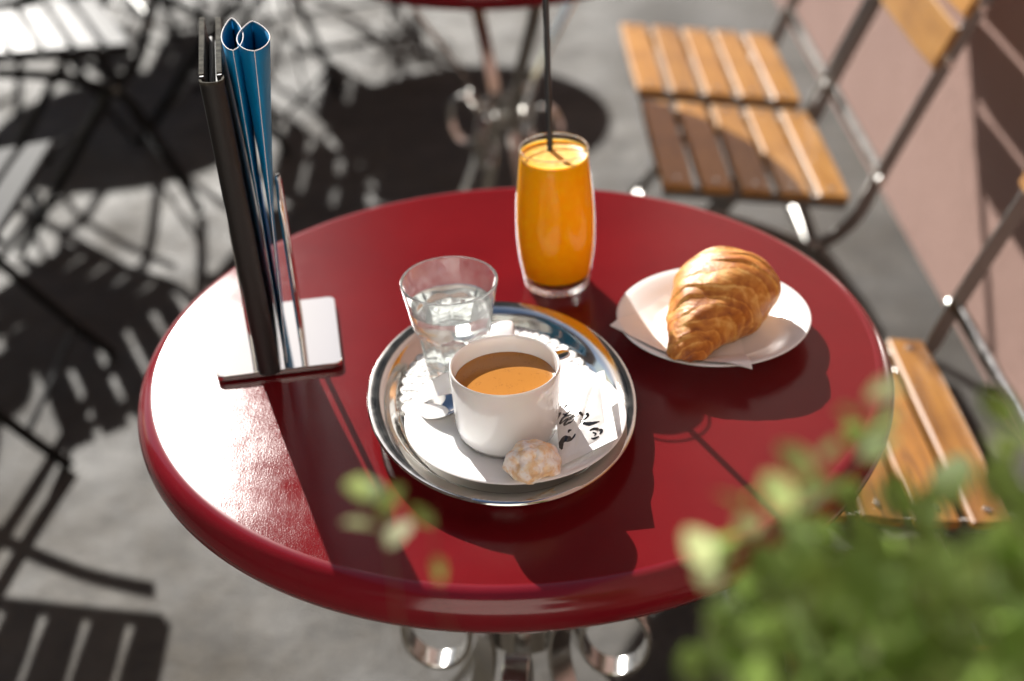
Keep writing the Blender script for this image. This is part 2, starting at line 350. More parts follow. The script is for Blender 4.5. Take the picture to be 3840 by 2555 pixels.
def make_chair(style):
    wm, sm, bmx = {'wood': (M['wood'], seat_slat_me, back_slat_me), 'worn': (M['wood_worn'], seat_slat_wn, back_slat_wn), 'dark': (M['wood_dark'], seat_slat_dk, back_slat_dk), 'matte': (M['wood_matte'], seat_slat_mt, back_slat_mt)}[style]
    fm = M['frame_dark'] if style in ('dark', 'matte') else M['frame']
    root = empty('folding_chair')
    tilt = math.atan2(0.04, 0.305)
    for i in range(5):
        x = 0.15-0.0268-i*0.0622; z = 0.45-0.04*(0.15-x)/0.305
        link('seat_slat', sm, wm, root, (x, 0, z), (0, -tilt, 0))
        if style in ('wood', 'worn'):
            for s in (-1, 1): link('screw', SCREW, M['chrome'], root, (x, s*0.150, z+0.0082), (0, -tilt, 0))
    up_pts = [(-0.098, 0.336), (-0.135, 0.358), (-0.165, 0.394), (-0.190, 0.455), (-0.265, 0.622), (-0.37, 0.845)]
    upc = spline(up_pts, 6)
    d = Vector((-0.37+0.265, 0, 0.845-0.622)).normalized()
    ang = math.atan2(-d.x, d.z)
    for k in range(3):
        q = Vector((-0.265, 0, 0.622))+d*(0.038+k*0.086)+Vector((d.z, 0, -d.x))*0.014
        link('back_slat', bmx, wm, root, q, (0, R(90)-ang, 0))
    for s in (-1, 1):
        b = MB(); b.flatbar([(x, s*0.183, z) for x, z in upc], (0, 1, 0), 0.022, 0.006); b.obj('upright', fm, root)
        fl = spline([(-0.098, 0.336), (-0.02, 0.24), (0.09, 0.10), (0.17, 0.006)], 5)
        b = MB(); b.flatbar([(x, s*0.1765, z) for x, z in fl], (0, 1, 0), 0.022, 0.006); b.obj('leg', fm, root)
        rl = spline([(0.13, 0.415), (0.02, 0.385), (-0.098, 0.325), (-0.14, 0.26), (-0.19, 0.13), (-0.23, 0.006)], 5)
        b = MB(); b.flatbar([(x, s*0.1895, z) for x, z in rl], (0, 1, 0), 0.022, 0.006); b.obj('leg', fm, root)
        b = MB(); b.flatbar([(0.145, s*0.155, 0.4355), (-0.15, s*0.155, 0.3965)], (0, 1, 0), 0.020, 0.005); b.obj('seat_rail', fm, root)
        for (x, z) in ((-0.098, 0.334), (-0.190, 0.455), (-0.275, 0.642), (-0.312, 0.724), (-0.35, 0.805)):
            link('bolt', BOLT, M['chrome'], root, (x, s*0.1895, z))
    b = MB(); b.box((-0.197, 0, 0.455), (0.010, 0.360, 0.026), ch=0.003); b.obj('back_rail', M['chrome'], root)
    b = MB(); b.tube([(0.11, -0.174, 0.075), (0.11, 0.174, 0.075)], 0.006, 8); b.obj('stretcher', fm, root)
    b = MB(); b.tube([(-0.205, -0.187, 0.075), (-0.205, 0.187, 0.075)], 0.006, 8); b.obj('stretcher', fm, root)
    return root
protos = {}
def chair(style, x, y, rz, label, group):
    if style not in protos: o = protos[style] = make_chair(style)
    else: o = copy_tree(protos[style])
    o.location = (x, y, 0); o.rotation_euler = (0, 0, R(rz)); tag(o, label, 'chair', group); return o
GW, GD = 'honey wood chairs along the pink wall', 'dark slatted chairs on the left'
chair('wood', 0.395, 1.06, 180, 'honey wood slat folding chair half in shade beside the table, its back against the wall', GW)
chair('wood', 0.395, 1.455, 180, 'honey wood slat folding chair behind the shaded one, farthest along the wall', GW)
chair('worn', 0.395, 0.268, 180, 'worn honey wood folding chair tucked under the red table, nearest the green plant', GW).scale = (1, 1.12, 1)
chair('worn', 0.395, -0.310, 180, 'weathered wooden folding chair hidden under the green leaves at the corner', GW).scale = (1, 1.12, 1)
chair('matte', -0.93, 1.00, 0, 'dark slatted folding chair nearest on the left, its front leg beside the table', GD)
chair('matte', -1.15, 2.10, -27, 'dark folding chair turned aslant at the left edge behind the nearest one', GD)
chair('dark', -0.98, 1.84, 205, 'dark folding chair with its back to the menu holder, far left', GD)
chair('dark', -0.42, 2.72, -70, 'dark folding chair in the middle distance above the menu holder', GD)
chair('matte', -1.30, 1.55, 12, 'black folding chair cut off by the left edge, only its frame bars showing', GD)
chair('matte', -0.70, 2.30, 165, 'black folding chair whose thin frame crosses the dark round shadow', GD)
chair('dark', -1.17, 3.12, 180, 'dark folding chair beyond the top edge casting the nearer striped shadow', GD)
chair('dark', -1.10, 3.52, 180, 'dark folding chair beyond the top edge casting the farther striped shadow', GD)

# ------------------------------------------------------------------ tray, doily, saucer, cup
TZ = H+0.0012
TRC = (-0.0126, -0.1075); TROT = R(7.1)
def oval_rows(prof, n, cx, cy, rot):
    rows = []
    for a, b, z in prof:
        row = []
        for j in range(n):
            t = 2*math.pi*j/n; x = a*math.cos(t); y = b*math.sin(t)
            row.append((x, y, z))
        rows.append(row)
    return rows
tr = MB()
tp = [(0.086, 0.1265, 0.0050), (0.0885, 0.129, 0.0052), (0.0905, 0.131, 0.0062), (0.0935, 0.134, 0.0100), (0.0965, 0.137, 0.0142), (0.0990, 0.1395, 0.0172), (0.1020, 0.1425, 0.0187), (0.1070, 0.1475, 0.0196), (0.1125, 0.1530, 0.0200), (0.1148, 0.1552, 0.0198), (0.1158, 0.1562, 0.0188), (0.1160, 0.1564, 0.0178), (0.1152, 0.1556, 0.0172),
      (0.1120, 0.1524, 0.0178), (0.1065, 0.1469, 0.0174), (0.1015, 0.1419, 0.0163), (0.0975, 0.1379, 0.0125), (0.0945, 0.1349, 0.0075), (0.0925, 0.133, 0.0020), (0.0905, 0.131, 0.0004), (0.085, 0.125, 0.0002)]
rows = oval_rows(tp, 160, 0, 0, 0); tr.grid(rows, closed_u=True)
top_c = len(tr.v); n = 160
cen = [(0.0, 0.0, 0.0050), (0, 0, 0.0002)]; tr.v += cen
tr.f += [(top_c, (j+1) % n, j) for j in range(n)]; o = (len(tp)-1)*n
tr.f += [(top_c+1, o+j, o+(j+1) % n) for j in range(n)]
trayo = tr.obj('serving_tray', M['tray'], ang=40); trayo.location = (TRC[0], TRC[1], TZ); trayo.rotation_euler = (0, 0, TROT)
tag(trayo, 'oval polished steel serving tray under the coffee cup and water glass', 'tray')

def paper_doily():
    m, t, p = new_mat('doily_paper'); v = coords(t)
    p.inputs['Base Color'].default_value = (0.76, 0.755, 0.74, 1); p.inputs['Roughness'].default_value = 0.8; p.inputs['Specular IOR Level'].default_value = 0.3
    vo = t.nodes.new('ShaderNodeTexVoronoi'); vo.inputs['Scale'].default_value = 260; t.links.new(v, vo.inputs['Vector'])
    t.links.new(bump(t, vo.outputs['Distance'], 1.0, 0.0022), p.inputs['Normal'])
    b = MB(); n = 480; ns = 48; rows = []
    for k, s in enumerate((0.30, 0.55, 0.75, 0.84, 0.89, 0.93, 0.965, 1.0)):
        row = []
        for j in range(n):
            th = 2*math.pi*j/n; sc = abs(math.sin(th*ns/2))**0.55
            kk = s*(1+(0.045*(sc-0.6) if k >= 6 else 0.0))
            dz = 0.0003*math.sin(th*ns)*(1 if 3 <= k < 7 else 0)+0.0016*max(0, s-0.8)/0.2*(0.6+0.6*noise.noise(Vector((math.cos(th)*2.2, math.sin(th)*2.2, 0))))
            if k == 7: dz += 0.0005*sc
            row.append((0.0855*kk*math.cos(th), 0.016+0.1130*kk*math.sin(th), 0.0004+dz))
        rows.append(row)
    b.grid(rows, closed_u=True); b.v.append((0, 0, 0.0004)); c = len(b.v)-1; b.f += [(c, j, (j+1) % n) for j in range(n)]
    ob = b.obj('paper_doily', m, ang=60); md = ob.modifiers.new('thickness', 'SOLIDIFY'); md.thickness = 0.0003
    ob.location = (TRC[0], TRC[1], TZ+0.0056); ob.rotation_euler = (0, 0, TROT)
    tag(ob, 'white paper doily with scalloped rim lying in the steel tray', 'doily')
paper_doily()

SC = (-0.001, -0.1588); SZ = TZ+0.0068
sa = MB()
sa.lathe([(0.0, 0.0060), (0.030, 0.0060), (0.0345, 0.0066), (0.040, 0.0082), (0.055, 0.0122), (0.070, 0.0170), (0.082, 0.0210), (0.0895, 0.0232), (0.0918, 0.0234), (0.0926, 0.0226), (0.0918, 0.0214), (0.080, 0.0178), (0.062, 0.0120), (0.044, 0.0062), (0.037, 0.0030), (0.0355, 0.0006), (0.032, 0.0002), (0.029, 0.0026), (0.0, 0.0030)], 128)
sao = sa.obj('saucer', M['porcelain'], ang=50); sao.location = (SC[0], SC[1], SZ)
tag(sao, 'white porcelain saucer on the steel tray under the coffee cup', 'saucer')

CC = (-0.0077, -0.1632); CZ = SZ+0.0064
croot = empty('coffee_cup', (CC[0], CC[1], CZ), 0, 'white porcelain coffee cup filled with milky coffee', 'cup')
cp = [(0.0, 0.0045), (0.022, 0.0045), (0.0325, 0.0070), (0.0372, 0.0120), (0.0392, 0.020), (0.0402, 0.030), (0.0412, 0.045), (0.0420, 0.058), (0.0428, 0.0685), (0.0436, 0.0705), (0.0445, 0.0710), (0.0452, 0.0703), (0.0453, 0.0685), (0.0450, 0.058), (0.0444, 0.042), (0.0438, 0.029), (0.0432, 0.0190), (0.0415, 0.0105), (0.0372, 0.0042), (0.0285, 0.0015), (0.0275, 0.0002), (0.0255, 0.0002), (0.0240, 0.0015), (0.0, 0.002)]
b = MB(); b.lathe(cp, 128); b.obj('cup_body', M['porcelain'], croot, ang=50)
hp = spline([(0, 0.0462, 0.0630), (0.0005, 0.057, 0.0664), (0.0012, 0.0690, 0.0655), (0.0015, 0.0755, 0.0550), (0.0012, 0.0710, 0.0385), (0.0005, 0.056, 0.0250), (0, 0.0452, 0.0215)], 6)
b = MB(); rows = []
for i, p in enumerate(hp):
    t = (Vector(hp[min(i+1, len(hp)-1)])-Vector(hp[max(i-1, 0)])).normalized(); sd = Vector((1, 0, 0)); nn = sd.cross(t).normalized()
    q = []
    for k in range(16):
        a = 2*math.pi*k/16; ca, sa_ = math.cos(a), math.sin(a)
        q.append(Vector(p)+sd*0.0105*math.copysign(abs(ca)**0.55, ca)+nn*0.0042*math.copysign(abs(sa_)**0.7, sa_))
    rows.append(q)
b.grid(rows, closed_u=True); hobj = b.obj('handle', M['porcelain'], croot, ang=60); hobj.rotation_euler = (0, 0, R(2))
# coffee
def coffee_mat():
    m, t, p = new_mat('milky_coffee'); v = coords(t)
    sw = noise_tex(t, v, 20, 5, 0.6, 3.0)
    c = ramp(t, sw, [(0.36, (0.50, 0.30, 0.070)), (0.50, (0.62, 0.41, 0.125)), (0.60, (0.82, 0.66, 0.36))])
    gr = t.nodes.new('ShaderNodeVectorMath'); gr.operation = 'LENGTH'; t.links.new(v, gr.inputs[0])
    ed = maprange(t, gr.outputs['Value'], 0.030, 0.0415, 0, 1)
    mx = t.nodes.new('ShaderNodeMix'); mx.data_type = 'RGBA'; t.links.new(ed, mx.inputs[0]); t.links.new(c, mx.inputs[6]); mx.inputs[7].default_value = (0.38, 0.155, 0.026, 1)
    vo = t.nodes.new('ShaderNodeTexVoronoi'); vo.inputs['Scale'].default_value = 640; t.links.new(v, vo.inputs['Vector'])
    dots = maprange(t, vo.outputs['Distance'], 0.16, 0.32, 1, 0)
    ring = maprange(t, gr.outputs['Value'], 0.034, 0.040, 0, 1); nz = maprange(t, noise_tex(t, v, 90, 2), 0.52, 0.6, 0, 1)
    ml = t.nodes.new('ShaderNodeMath'); ml.operation = 'MULTIPLY'; t.links.new(dots, ml.inputs[0]); t.links.new(ring, ml.inputs[1])
    m2 = t.nodes.new('ShaderNodeMath'); m2.operation = 'MULTIPLY'; t.links.new(ml.outputs[0], m2.inputs[0]); t.links.new(nz, m2.inputs[1])
    mx2 = t.nodes.new('ShaderNodeMix'); mx2.data_type = 'RGBA'; t.links.new(m2.outputs[0], mx2.inputs[0]); t.links.new(mx.outputs[2], mx2.inputs[6]); mx2.inputs[7].default_value = (0.09, 0.03, 0.006, 1)
    t.links.new(mx2.outputs[2], p.inputs['Base Color']); p.inputs['Roughness'].default_value = 0.16
    b1 = bump(t, vo.outputs['Distance'], 0.10, 0.0004); t.links.new(bump(t, sw, 0.05, 0.001, b1), p.inputs['Normal'])
    return m
b = MB(); b.lathe([(0.0, 0.0555), (0.02, 0.0555), (0.035, 0.0555), (0.0400, 0.0557), (0.0415, 0.0563), (0.0416, 0.0540), (0.0, 0.0530)], 96)
co = b.obj('coffee', coffee_mat(), ang=60); co.location = (CC[0], CC[1], CZ); tag(co, 'milky brown coffee with fine crema bubbles inside the white cup', 'coffee')

# ------------------------------------------------------------------ teaspoon
def teaspoon():
    P0 = Vector((-0.0815, -0.1475, 0)); P1 = Vector((0.0485, -0.0835, 0)); L = (P1-P0).length
    root = empty('teaspoon', (P0.x, P0.y, SZ+0.0205), math.atan2(P1.y-P0.y, P1.x-P0.x), 'polished steel teaspoon lying on the saucer behind the white cup', 'spoon')
    b = MB(); rows = []; nU, nV = 20, 12
    def bowl(off):
        rows = []
        for i in range(nU+1):
            u = i/nU; x = 0.044*u; hw = 0.0148*math.sqrt(max(0, 1-(2*u-1)**2))**0.85*(1.08-0.22*u)
            row = []
            for j in range(nV+1):
                s = 2*j/nV-1; y = hw*s
                z = -0.0085*(1-s*s)*(math.sin(math.pi*min(1, u*0.96+0.02))**0.8)
                row.append((x, y, z+off))
            rows.append(row)
        return rows
    ra = bowl(0.0); rb = bowl(-0.0011)
    b.grid(ra); b.grid(rb)
    edge = [ra[i][0] for i in range(nU+1)]+[ra[i][nV] for i in range(nU, -1, -1)]; edb = [rb[i][0] for i in range(nU+1)]+[rb[i][nV] for i in range(nU, -1, -1)]
    b.grid([edge, edb], closed_u=True)
    b.obj('bowl', M['spoon'], root, ang=55, weld=True)
    h = MB(); rows = []
    hs = [(0.042, 0.0040, -0.0002, 0.0022), (0.050, 0.0026, 0.0030, 0.0026), (0.062, 0.0024, 0.0062, 0.0024), (0.085, 0.0032, 0.0078, 0.0020), (0.11, 0.0050, 0.0066, 0.0018), (0.13, 0.0070, 0.0052, 0.0017), (0.139, 0.0072, 0.0047, 0.0016), (0.1435, 0.0056, 0.0045, 0.0015), (0.1455, 0.0028, 0.0045, 0.0012)]
    for x, hw, z, th in spline(hs, 4):
        q = []
        for k in range(12):
            a = 2*math.pi*k/12; q.append((x, hw*math.cos(a), z+th/2*math.sin(a)))
        rows.append(q)
    h.grid(rows, closed_u=True); o = 0
    h.f.append(tuple(range(12))); h.f.append(tuple((len(rows)-1)*12+k for k in range(12)))
    h.obj('handle', M['spoon'], root, ang=60)
    root.rotation_euler = (R(0), R(-4), math.atan2(P1.y-P0.y, P1.x-P0.x))
teaspoon()

# ------------------------------------------------------------------ almond cookie
def cookie():
    m, t, p = new_mat('sugared_almond_cookie'); v = coords(t)
    n1 = noise_tex(t, v, 60, 5, 0.65, 0.6); n2 = noise_tex(t, v, 420, 4, 0.7); n3 = noise_tex(t, v, 110, 4, 0.6)
    c = ramp(t, n1, [(0.28, (0.74, 0.45, 0.24)), (0.46, (0.84, 0.60, 0.36)), (0.58, (0.88, 0.71, 0.50)), (0.72, (0.90, 0.80, 0.66))])
    sugar = maprange(t, n3, 0.42, 0.58, 0, 0.9)
    mx = t.nodes.new('ShaderNodeMix'); mx.data_type = 'RGBA'; t.links.new(sugar, mx.inputs[0]); t.links.new(c, mx.inputs[6]); mx.inputs[7].default_value = (0.92, 0.88, 0.86, 1)
    dk = ramp(t, n2, [(0.25, (0.70, 0.58, 0.52)), (0.38, (1, 1, 1))])
    m3 = t.nodes.new('ShaderNodeMix'); m3.data_type = 'RGBA'; m3.blend_type = 'MULTIPLY'; m3.inputs[0].default_value = 1; t.links.new(mx.outputs[2], m3.inputs[6]); t.links.new(dk, m3.inputs[7])
    t.links.new(m3.outputs[2], p.inputs['Base Color']); p.inputs['Roughness'].default_value = 0.8; p.inputs['Subsurface Weight'].default_value = 0.12
    p.inputs['Subsurface Radius'].default_value = (0.003, 0.002, 0.001); p.inputs['Subsurface Scale'].default_value = 1
    t.links.new(bump(t, n2, 0.4, 0.0010), p.inputs['Normal'])
    bm = bmesh.new(); bmesh.ops.create_icosphere(bm, subdivisions=6, radius=1)
    for vt in bm.verts:
        d = vt.co.normalized()
        a = noise.noise(d*1.5+Vector((3, 1, 7))); bb = noise.noise(d*3.1+Vector((5, 2, 1))); c2 = noise.noise(d*9)
        cr = abs(noise.noise(d*1.25+Vector((9, 4, 2))))
        crack = -0.16*max(0, 1-cr/0.09)
        k = 1+0.26*a+0.06*bb+0.018*c2+crack*0.35+0.007*noise.noise(d*24)
        q = d*k; vt.co = Vector((q.x*0.0222, q.y*0.0185, max(q.z, -0.72)*0.0170))
    me = bpy.data.meshes.new('almond_cookie'); bm.to_mesh(me); bm.free(); finish(me, 180)
    o = link('almond_cookie', me, m); o.location = (0.0115, -0.2325, SZ+0.0295); o.rotation_euler = (R(-12), R(4), R(10))
    tag(o, 'knobbly sugared almond cookie at the front rim of the saucer', 'cookie')
cookie()

# ------------------------------------------------------------------ sugar packet
def packet():
    mat = simple('packet_paper', (0.74, 0.735, 0.72), 0.22, spec=0.6, coat=0.5, bs=0.25, bscale=90, bd=0.002)
    TR, BR, BL, TL = Vector((0.0765, -0.1205, 0.0395)), Vector((0.0800, -0.2095, 0.0330)), Vector((0.0330, -0.2300, 0.0235)), Vector((0.0325, -0.1350, 0.0300))
    nu, nv = 36, 60; ex = 0.0050
    def surf(u, v, top):
        p = (TL*(1-u)+TR*u)*(1-v)+(BL*(1-u)+BR*u)*v
        puff = 0.0
        if 0.0 < u < 0.86 and 0.06 < v < 0.92:
            puff = (math.sin(math.pi*u/0.86)**0.6)*(math.sin(math.pi*(v-0.06)/0.86)**0.6)
        w_ = noise.noise(Vector((u*3.1, v*4.2, 2.0)))*0.7+noise.noise(Vector((u*7, v*9, 5.0)))*0.35
        crease = abs(noise.noise(Vector((u*2.3+v*1.7, v*2.1-u, 8.0))))
        z = puff*(0.0042+0.0022*w_-0.0016*max(0, 1-crease/0.12))
        if u >= 0.86: z += 0.00025*math.sin(u*420)
        if v >= 0.93: z += 0.00022*math.sin(u*300)
        z += 0.0010*math.sin(u*2.4+v*3)
        return p+Vector((0, 0, z if top else -0.35*puff*0.004-0.00025))
    b = MB()
    for top in (True, False):
        b.grid([[surf(i/nu, j/nv, top) for i in range(nu+1)] for j in range(nv+1)])
    root = empty('sugar_packet', (0.055, -0.172, SZ-0.001), 0, 'white glossy sugar packet with black brush lettering leaning on the saucer rim', 'packet')
    off = Vector((0.055, -0.172, 0.0))
    bb = MB(); bb.v = [tuple(Vector(x)-off) for x in b.v]; bb.f = b.f
    bb.obj('sachet', mat, root, ang=60)
    # brush lettering: each stroke is a tapering ribbon lying on the sachet, coordinates (u, v) on its face
    strokes = [
        [(0.05, 0.825, 0.012), (0.04, 0.76, 0.040), (0.09, 0.72, 0.052), (0.16, 0.735, 0.045), (0.20, 0.765, 0.03), (0.26, 0.755, 0.020), (0.30, 0.725, 0.012)],
        [(0.24, 0.66, 0.012), (0.20, 0.645, 0.016), (0.19, 0.67, 0.012)],
        [(0.38, 0.545, 0.010), (0.36, 0.525, 0.016), (0.41, 0.505, 0.020), (0.46, 0.545, 0.020), (0.53, 0.545, 0.022), (0.56, 0.575, 0.022), (0.50, 0.60, 0.020), (0.44, 0.605, 0.018), (0.46, 0.645, 0.022), (0.56, 0.680, 0.034), (0.66, 0.690, 0.028), (0.75, 0.690, 0.004)],
        [(0.55, 0.765, 0.010), (0.62, 0.760, 0.022), (0.70, 0.785, 0.026), (0.76, 0.815, 0.022), (0.72, 0.845, 0.014)],
        [(0.56, 0.855, 0.006), (0.62, 0.872, 0.018), (0.70, 0.868, 0.012)],
        [(0.60, 0.80, 0.010), (0.65, 0.825, 0.014), (0.62, 0.845, 0.010)],
        [(0.27, 0.465, 0.006), (0.20, 0.445, 0.014), (0.13, 0.450, 0.022), (0.08, 0.475, 0.022), (0.06, 0.500, 0.014), (0.14, 0.505, 0.016), (0.24, 0.485, 0.018), (0.31, 0.500, 0.012)],
        [(0.33, 0.525, 0.010), (0.24, 0.510, 0.014), (0.15, 0.535, 0.024), (0.14, 0.565, 0.016), (0.24, 0.56, 0.018), (0.31, 0.545, 0.012)],
        [(0.02, 0.425, 0.004), (0.06, 0.390, 0.022), (0.08, 0.365, 0.012)],
        [(0.12, 0.405, 0.010), (0.16, 0.425, 0.018), (0.22, 0.415, 0.014), (0.27, 0.395, 0.012)],
        [(0.15, 0.325, 0.008), (0.20, 0.310, 0.020), (0.25, 0.320, 0.006)],
    ]
    ink = MB()
    for st in strokes:
        sp = spline(st, 6); rows = []
        for i, (u, v, wd) in enumerate(sp):
            a = sp[max(i-1, 0)]; c = sp[min(i+1, len(sp)-1)]; du, dv = (c[0]-a[0])*0.046, (c[1]-a[1])*0.091
            l = math.hypot(du, dv) or 1; nu_, nv_ = -dv/l, du/l; hw = wd*0.055*(1+0.25*noise.noise(Vector((u*40, v*40, 0))))
            row = []
            for s in (-1, 0, 1):
                uu_ = min(0.995, max(0.002, u+nu_*hw*s/0.046)); vv_ = min(0.995, max(0.002, v+nv_*hw*s/0.091))
                row.append(surf(uu_, vv_, True)-off+Vector((0, 0, 0.00022)))
            rows.append(row)
        ink.grid(rows)
    ink.obj('lettering', M['ink'], root, ang=60)
packet()

# ------------------------------------------------------------------ faceted water glass
WG = (-0.0535, -0.0455); WZ = TZ+0.0062
def water_glass():
    n = 180
    circ = spline([(0.0265, 0.0), (0.0275, 0.0015), (0.0292, 0.012), (0.0318, 0.028), (0.0345, 0.044), (0.0365, 0.056), (0.0385, 0.067), (0.0405, 0.077), (0.0420, 0.085), (0.0430, 0.0905)], 5)
    def ra(z):  # apothem of the nine facets
        return 0.0250+0.158*z
    rows = []
    for r, z in circ:
        row = []
        for j in range(n):
            th = 2*math.pi*j/n; ph = (th % R(40))-R(20); fr = (ra(z)+max(0, z-0.044)*0.42)/math.cos(ph)
            rad = min(r, fr) if z < 0.072 else r
            row.append((rad*math.cos(th), rad*math.sin(th), z))
        rows.append(row)
    lip = [(0.0431, 0.0915), (0.0427, 0.0922), (0.0420, 0.0923), (0.0413, 0.0917)]
    inn = spline([(0.0408, 0.0905), (0.0392, 0.082), (0.0368, 0.070), (0.0344, 0.056), (0.0318, 0.042), (0.0292, 0.027), (0.0268, 0.015), (0.0240, 0.0105)], 4)+[(0.016, 0.0092), (0.0, 0.009)]
    for r, z in lip+inn[:-1]:
        rows.append([(r*math.cos(2*math.pi*j/n), r*math.sin(2*math.pi*j/n), z) for j in range(n)])
    b = MB(); b.grid(rows, closed_u=True); c = len(b.v); b.v.append((0, 0, 0.009)); m = len(rows)-1
    b.f += [(c, m*n+j, m*n+(j+1) % n) for j in range(n)]
    c = len(b.v); b.v.append((0, 0, 0.0015)); b.f += [(c, (j+1) % n, j) for j in range(n)]
    o = b.obj('water_glass', M['glass'], ang=40); o.location = (WG[0], WG[1], WZ); o.rotation_euler = (0, 0, R(12))
    tag(o, 'clear faceted tumbler half full of water behind the coffee cup', 'glass')
    wm, t, p = new_mat('water'); p.inputs['Transmission Weight'].default_value = 1; p.inputs['IOR'].default_value = 1.333; p.inputs['Roughness'].default_value = 0
    p.inputs['Base Color'].default_value = (0.985, 1, 0.995, 1)
    wi = [(r+0.0002, z) for r, z in inn if z < 0.066]; wl = 0.0668
    prof = [(0.0, wl), (0.030, wl), (0.0345, wl+0.0001), (0.0358, wl+0.0006), (0.0365, wl+0.0014)]+wi
    prof[-1] = (0.0, 0.0088)
    b = MB(); b.lathe(prof, 96); wo = b.obj('water', wm, ang=60); wo.location = (WG[0], WG[1], WZ)
    tag(wo, 'still water inside the faceted tumbler', 'water')
water_glass()

# ------------------------------------------------------------------ orange juice
OG = (0.0473, 0.1135)
def juice():
    outer = spline([(0.0300, 0.0), (0.0316, 0.0012), (0.0330, 0.008), (0.0352, 0.020), (0.0375, 0.036), (0.0389, 0.054), (0.0392, 0.070), (0.0386, 0.088), (0.0372, 0.108), (0.0354, 0.128), (0.0334, 0.1475)], 5)
    lip = [(0.0331, 0.1487), (0.0325, 0.1491), (0.0319, 0.1486)]
    inn = [(r-0.0017, z) for r, z in reversed(outer) if z > 0.014]+[(0.028, 0.0118), (0.018, 0.0102), (0.0, 0.0098)]
    wallp = [q for q in outer if q[1] > 0.0085]; b = MB(); b.lathe([(r, z) for r, z in wallp]+[(r-0.0017, z) for r, z in reversed(wallp)], 96, closed=True); o = b.obj('juice_glass', M['thin_glass'], ang=45); o.location = (OG[0], OG[1], TZ-0.0006)
    tag(o, 'tall barrel shaped glass full of orange juice with a black straw', 'glass')
    bp = [(0.0, 0.0012), (0.026, 0.0010), (0.0290, 0.0)]+[q for q in outer if q[1] <= 0.0085]+[(r, 0.0092) for r in (0.0326, 0.030)]+[(0.018, 0.0088), (0.0, 0.0086)]
    gb = MB(); gb.lathe(bp, 96); gb.obj('base', M['glass'], o, ang=45)
    rm = MB(); rm.lathe(lip+[(outer[-1][0]-0.0022, 0.1478), (outer[-1][0]-0.0011, 0.1470), (outer[-1][0]+0.0001, 0.1477)], 96, closed=True); rm.obj('rim', M['glass'], o, ang=60)
    m, t, p = new_mat('orange_juice'); v = coords(t)
    t.links.new(ramp(t, noise_tex(t, v, 160, 6, 0.7), [(0.3, (1.0, 0.34, 0.002)), (0.55, (1.0, 0.38, 0.003)), (0.75, (1.0, 0.46, 0.008))]), p.inputs['Base Color'])
    p.inputs['Subsurface Weight'].default_value = 0.5; p.inputs['Subsurface Radius'].default_value = (0.030, 0.016, 0.001); p.inputs['Subsurface Scale'].default_value = 1.0
    p.inputs['Roughness'].default_value = 0.6; p.inputs['Specular IOR Level'].default_value = 0.0
    JL = 0.1375
    side = [(r-0.0015, z) for r, z in outer if 0.014 < z < JL]
    prof = [(0.0, 0.0100), (0.018, 0.0104), (0.0282, 0.0120)]+side+[(side[-1][0]-0.0003, JL+0.0012), (0.030, JL), (0.0, JL)]
    b = MB(); b.lathe(prof, 96); jo = b.obj('orange_juice', m, ang=70); jo.location = (OG[0], OG[1], TZ-0.0006)
    tag(jo, 'bright orange juice filling the tall glass', 'juice')
    fm, t, p = new_mat('juice_foam'); v = coords(t)
    f = noise_tex(t, v, 130, 5, 0.65, 0.8)
    t.links.new(ramp(t, f, [(0.35, (0.82, 0.34, 0.015)), (0.62, (0.86, 0.47, 0.07))]), p.inputs['Base Color']); p.inputs['Roughness'].default_value = 0.35
    p.inputs['Subsurface Weight'].default_value = 0.6; p.inputs['Subsurface Radius'].default_value = (0.006, 0.003, 0.001); p.inputs['Subsurface Scale'].default_value = 1
    t.links.new(bump(t, noise_tex(t, v, 500, 3), 0.4, 0.0008), p.inputs['Normal'])
    rr_ = side[-1][0]
    b = MB(); b.lathe([(0.0, JL+0.0004), (0.02, JL+0.0008), (0.029, JL+0.0012), (rr_-0.0012, JL+0.0024), (rr_-0.0002, JL+0.0044), (rr_-0.0006, JL-0.001), (0.0, JL-0.002)], 96)
    b.obj('foam', fm, jo, ang=70)
    A = Vector((0.0430, 0.0905, 0.0135)); B = Vector((0.0462, 0.180, 0.300)); d = (B-A).normalized()
    b = MB(); pts = [A, B]; nseg = 14
    a1 = d.orthogonal().normalized(); a2 = d.cross(a1)
    rows = []
    for rad, pt in ((0.0030, A), (0.0030, B), (0.0024, B), (0.0024, A)):
        rows.append([pt+(a1*math.cos(2*math.pi*k/nseg)+a2*math.sin(2*math.pi*k/nseg))*rad for k in range(nseg)])
    b.grid(rows, closed_u=True, closed_v=True)
    s = b.obj('drinking_straw', M['straw'], ang=40); s.location = (0, 0, H)
    tag(s, 'thin black straw standing in the orange juice', 'straw')
juice()

# ------------------------------------------------------------------ plate, napkin, croissant
PC = (0.1884, 0.0063)
b = MB(); b.lathe([(0.0, 0.0045), (0.045, 0.0045), (0.054, 0.0052), (0.062, 0.0082), (0.072, 0.0135), (0.082, 0.0182), (0.0880, 0.0202), (0.0896, 0.0202), (0.0902, 0.0195), (0.0896, 0.0186), (0.080, 0.0150), (0.068, 0.0080), (0.058, 0.0022), (0.055, 0.0003), (0.052, 0.0002), (0.050, 0.0014), (0.0, 0.0018)], 128)
po = b.obj('dessert_plate', M['plate'], ang=50); po.location = (PC[0], PC[1], H+0.0008); tag(po, 'small round white plate carrying the croissant on the right of the table', 'plate')
def plate_z(x, y):
    r = math.hypot(x-PC[0], y-PC[1])
    if r < 0.054: return 0.0056
    if r < 0.0896: return 0.0056+0.0152*((r-0.054)/0.0356)
    return max(0.0208-(r-0.0896)*0.25, 0.004)
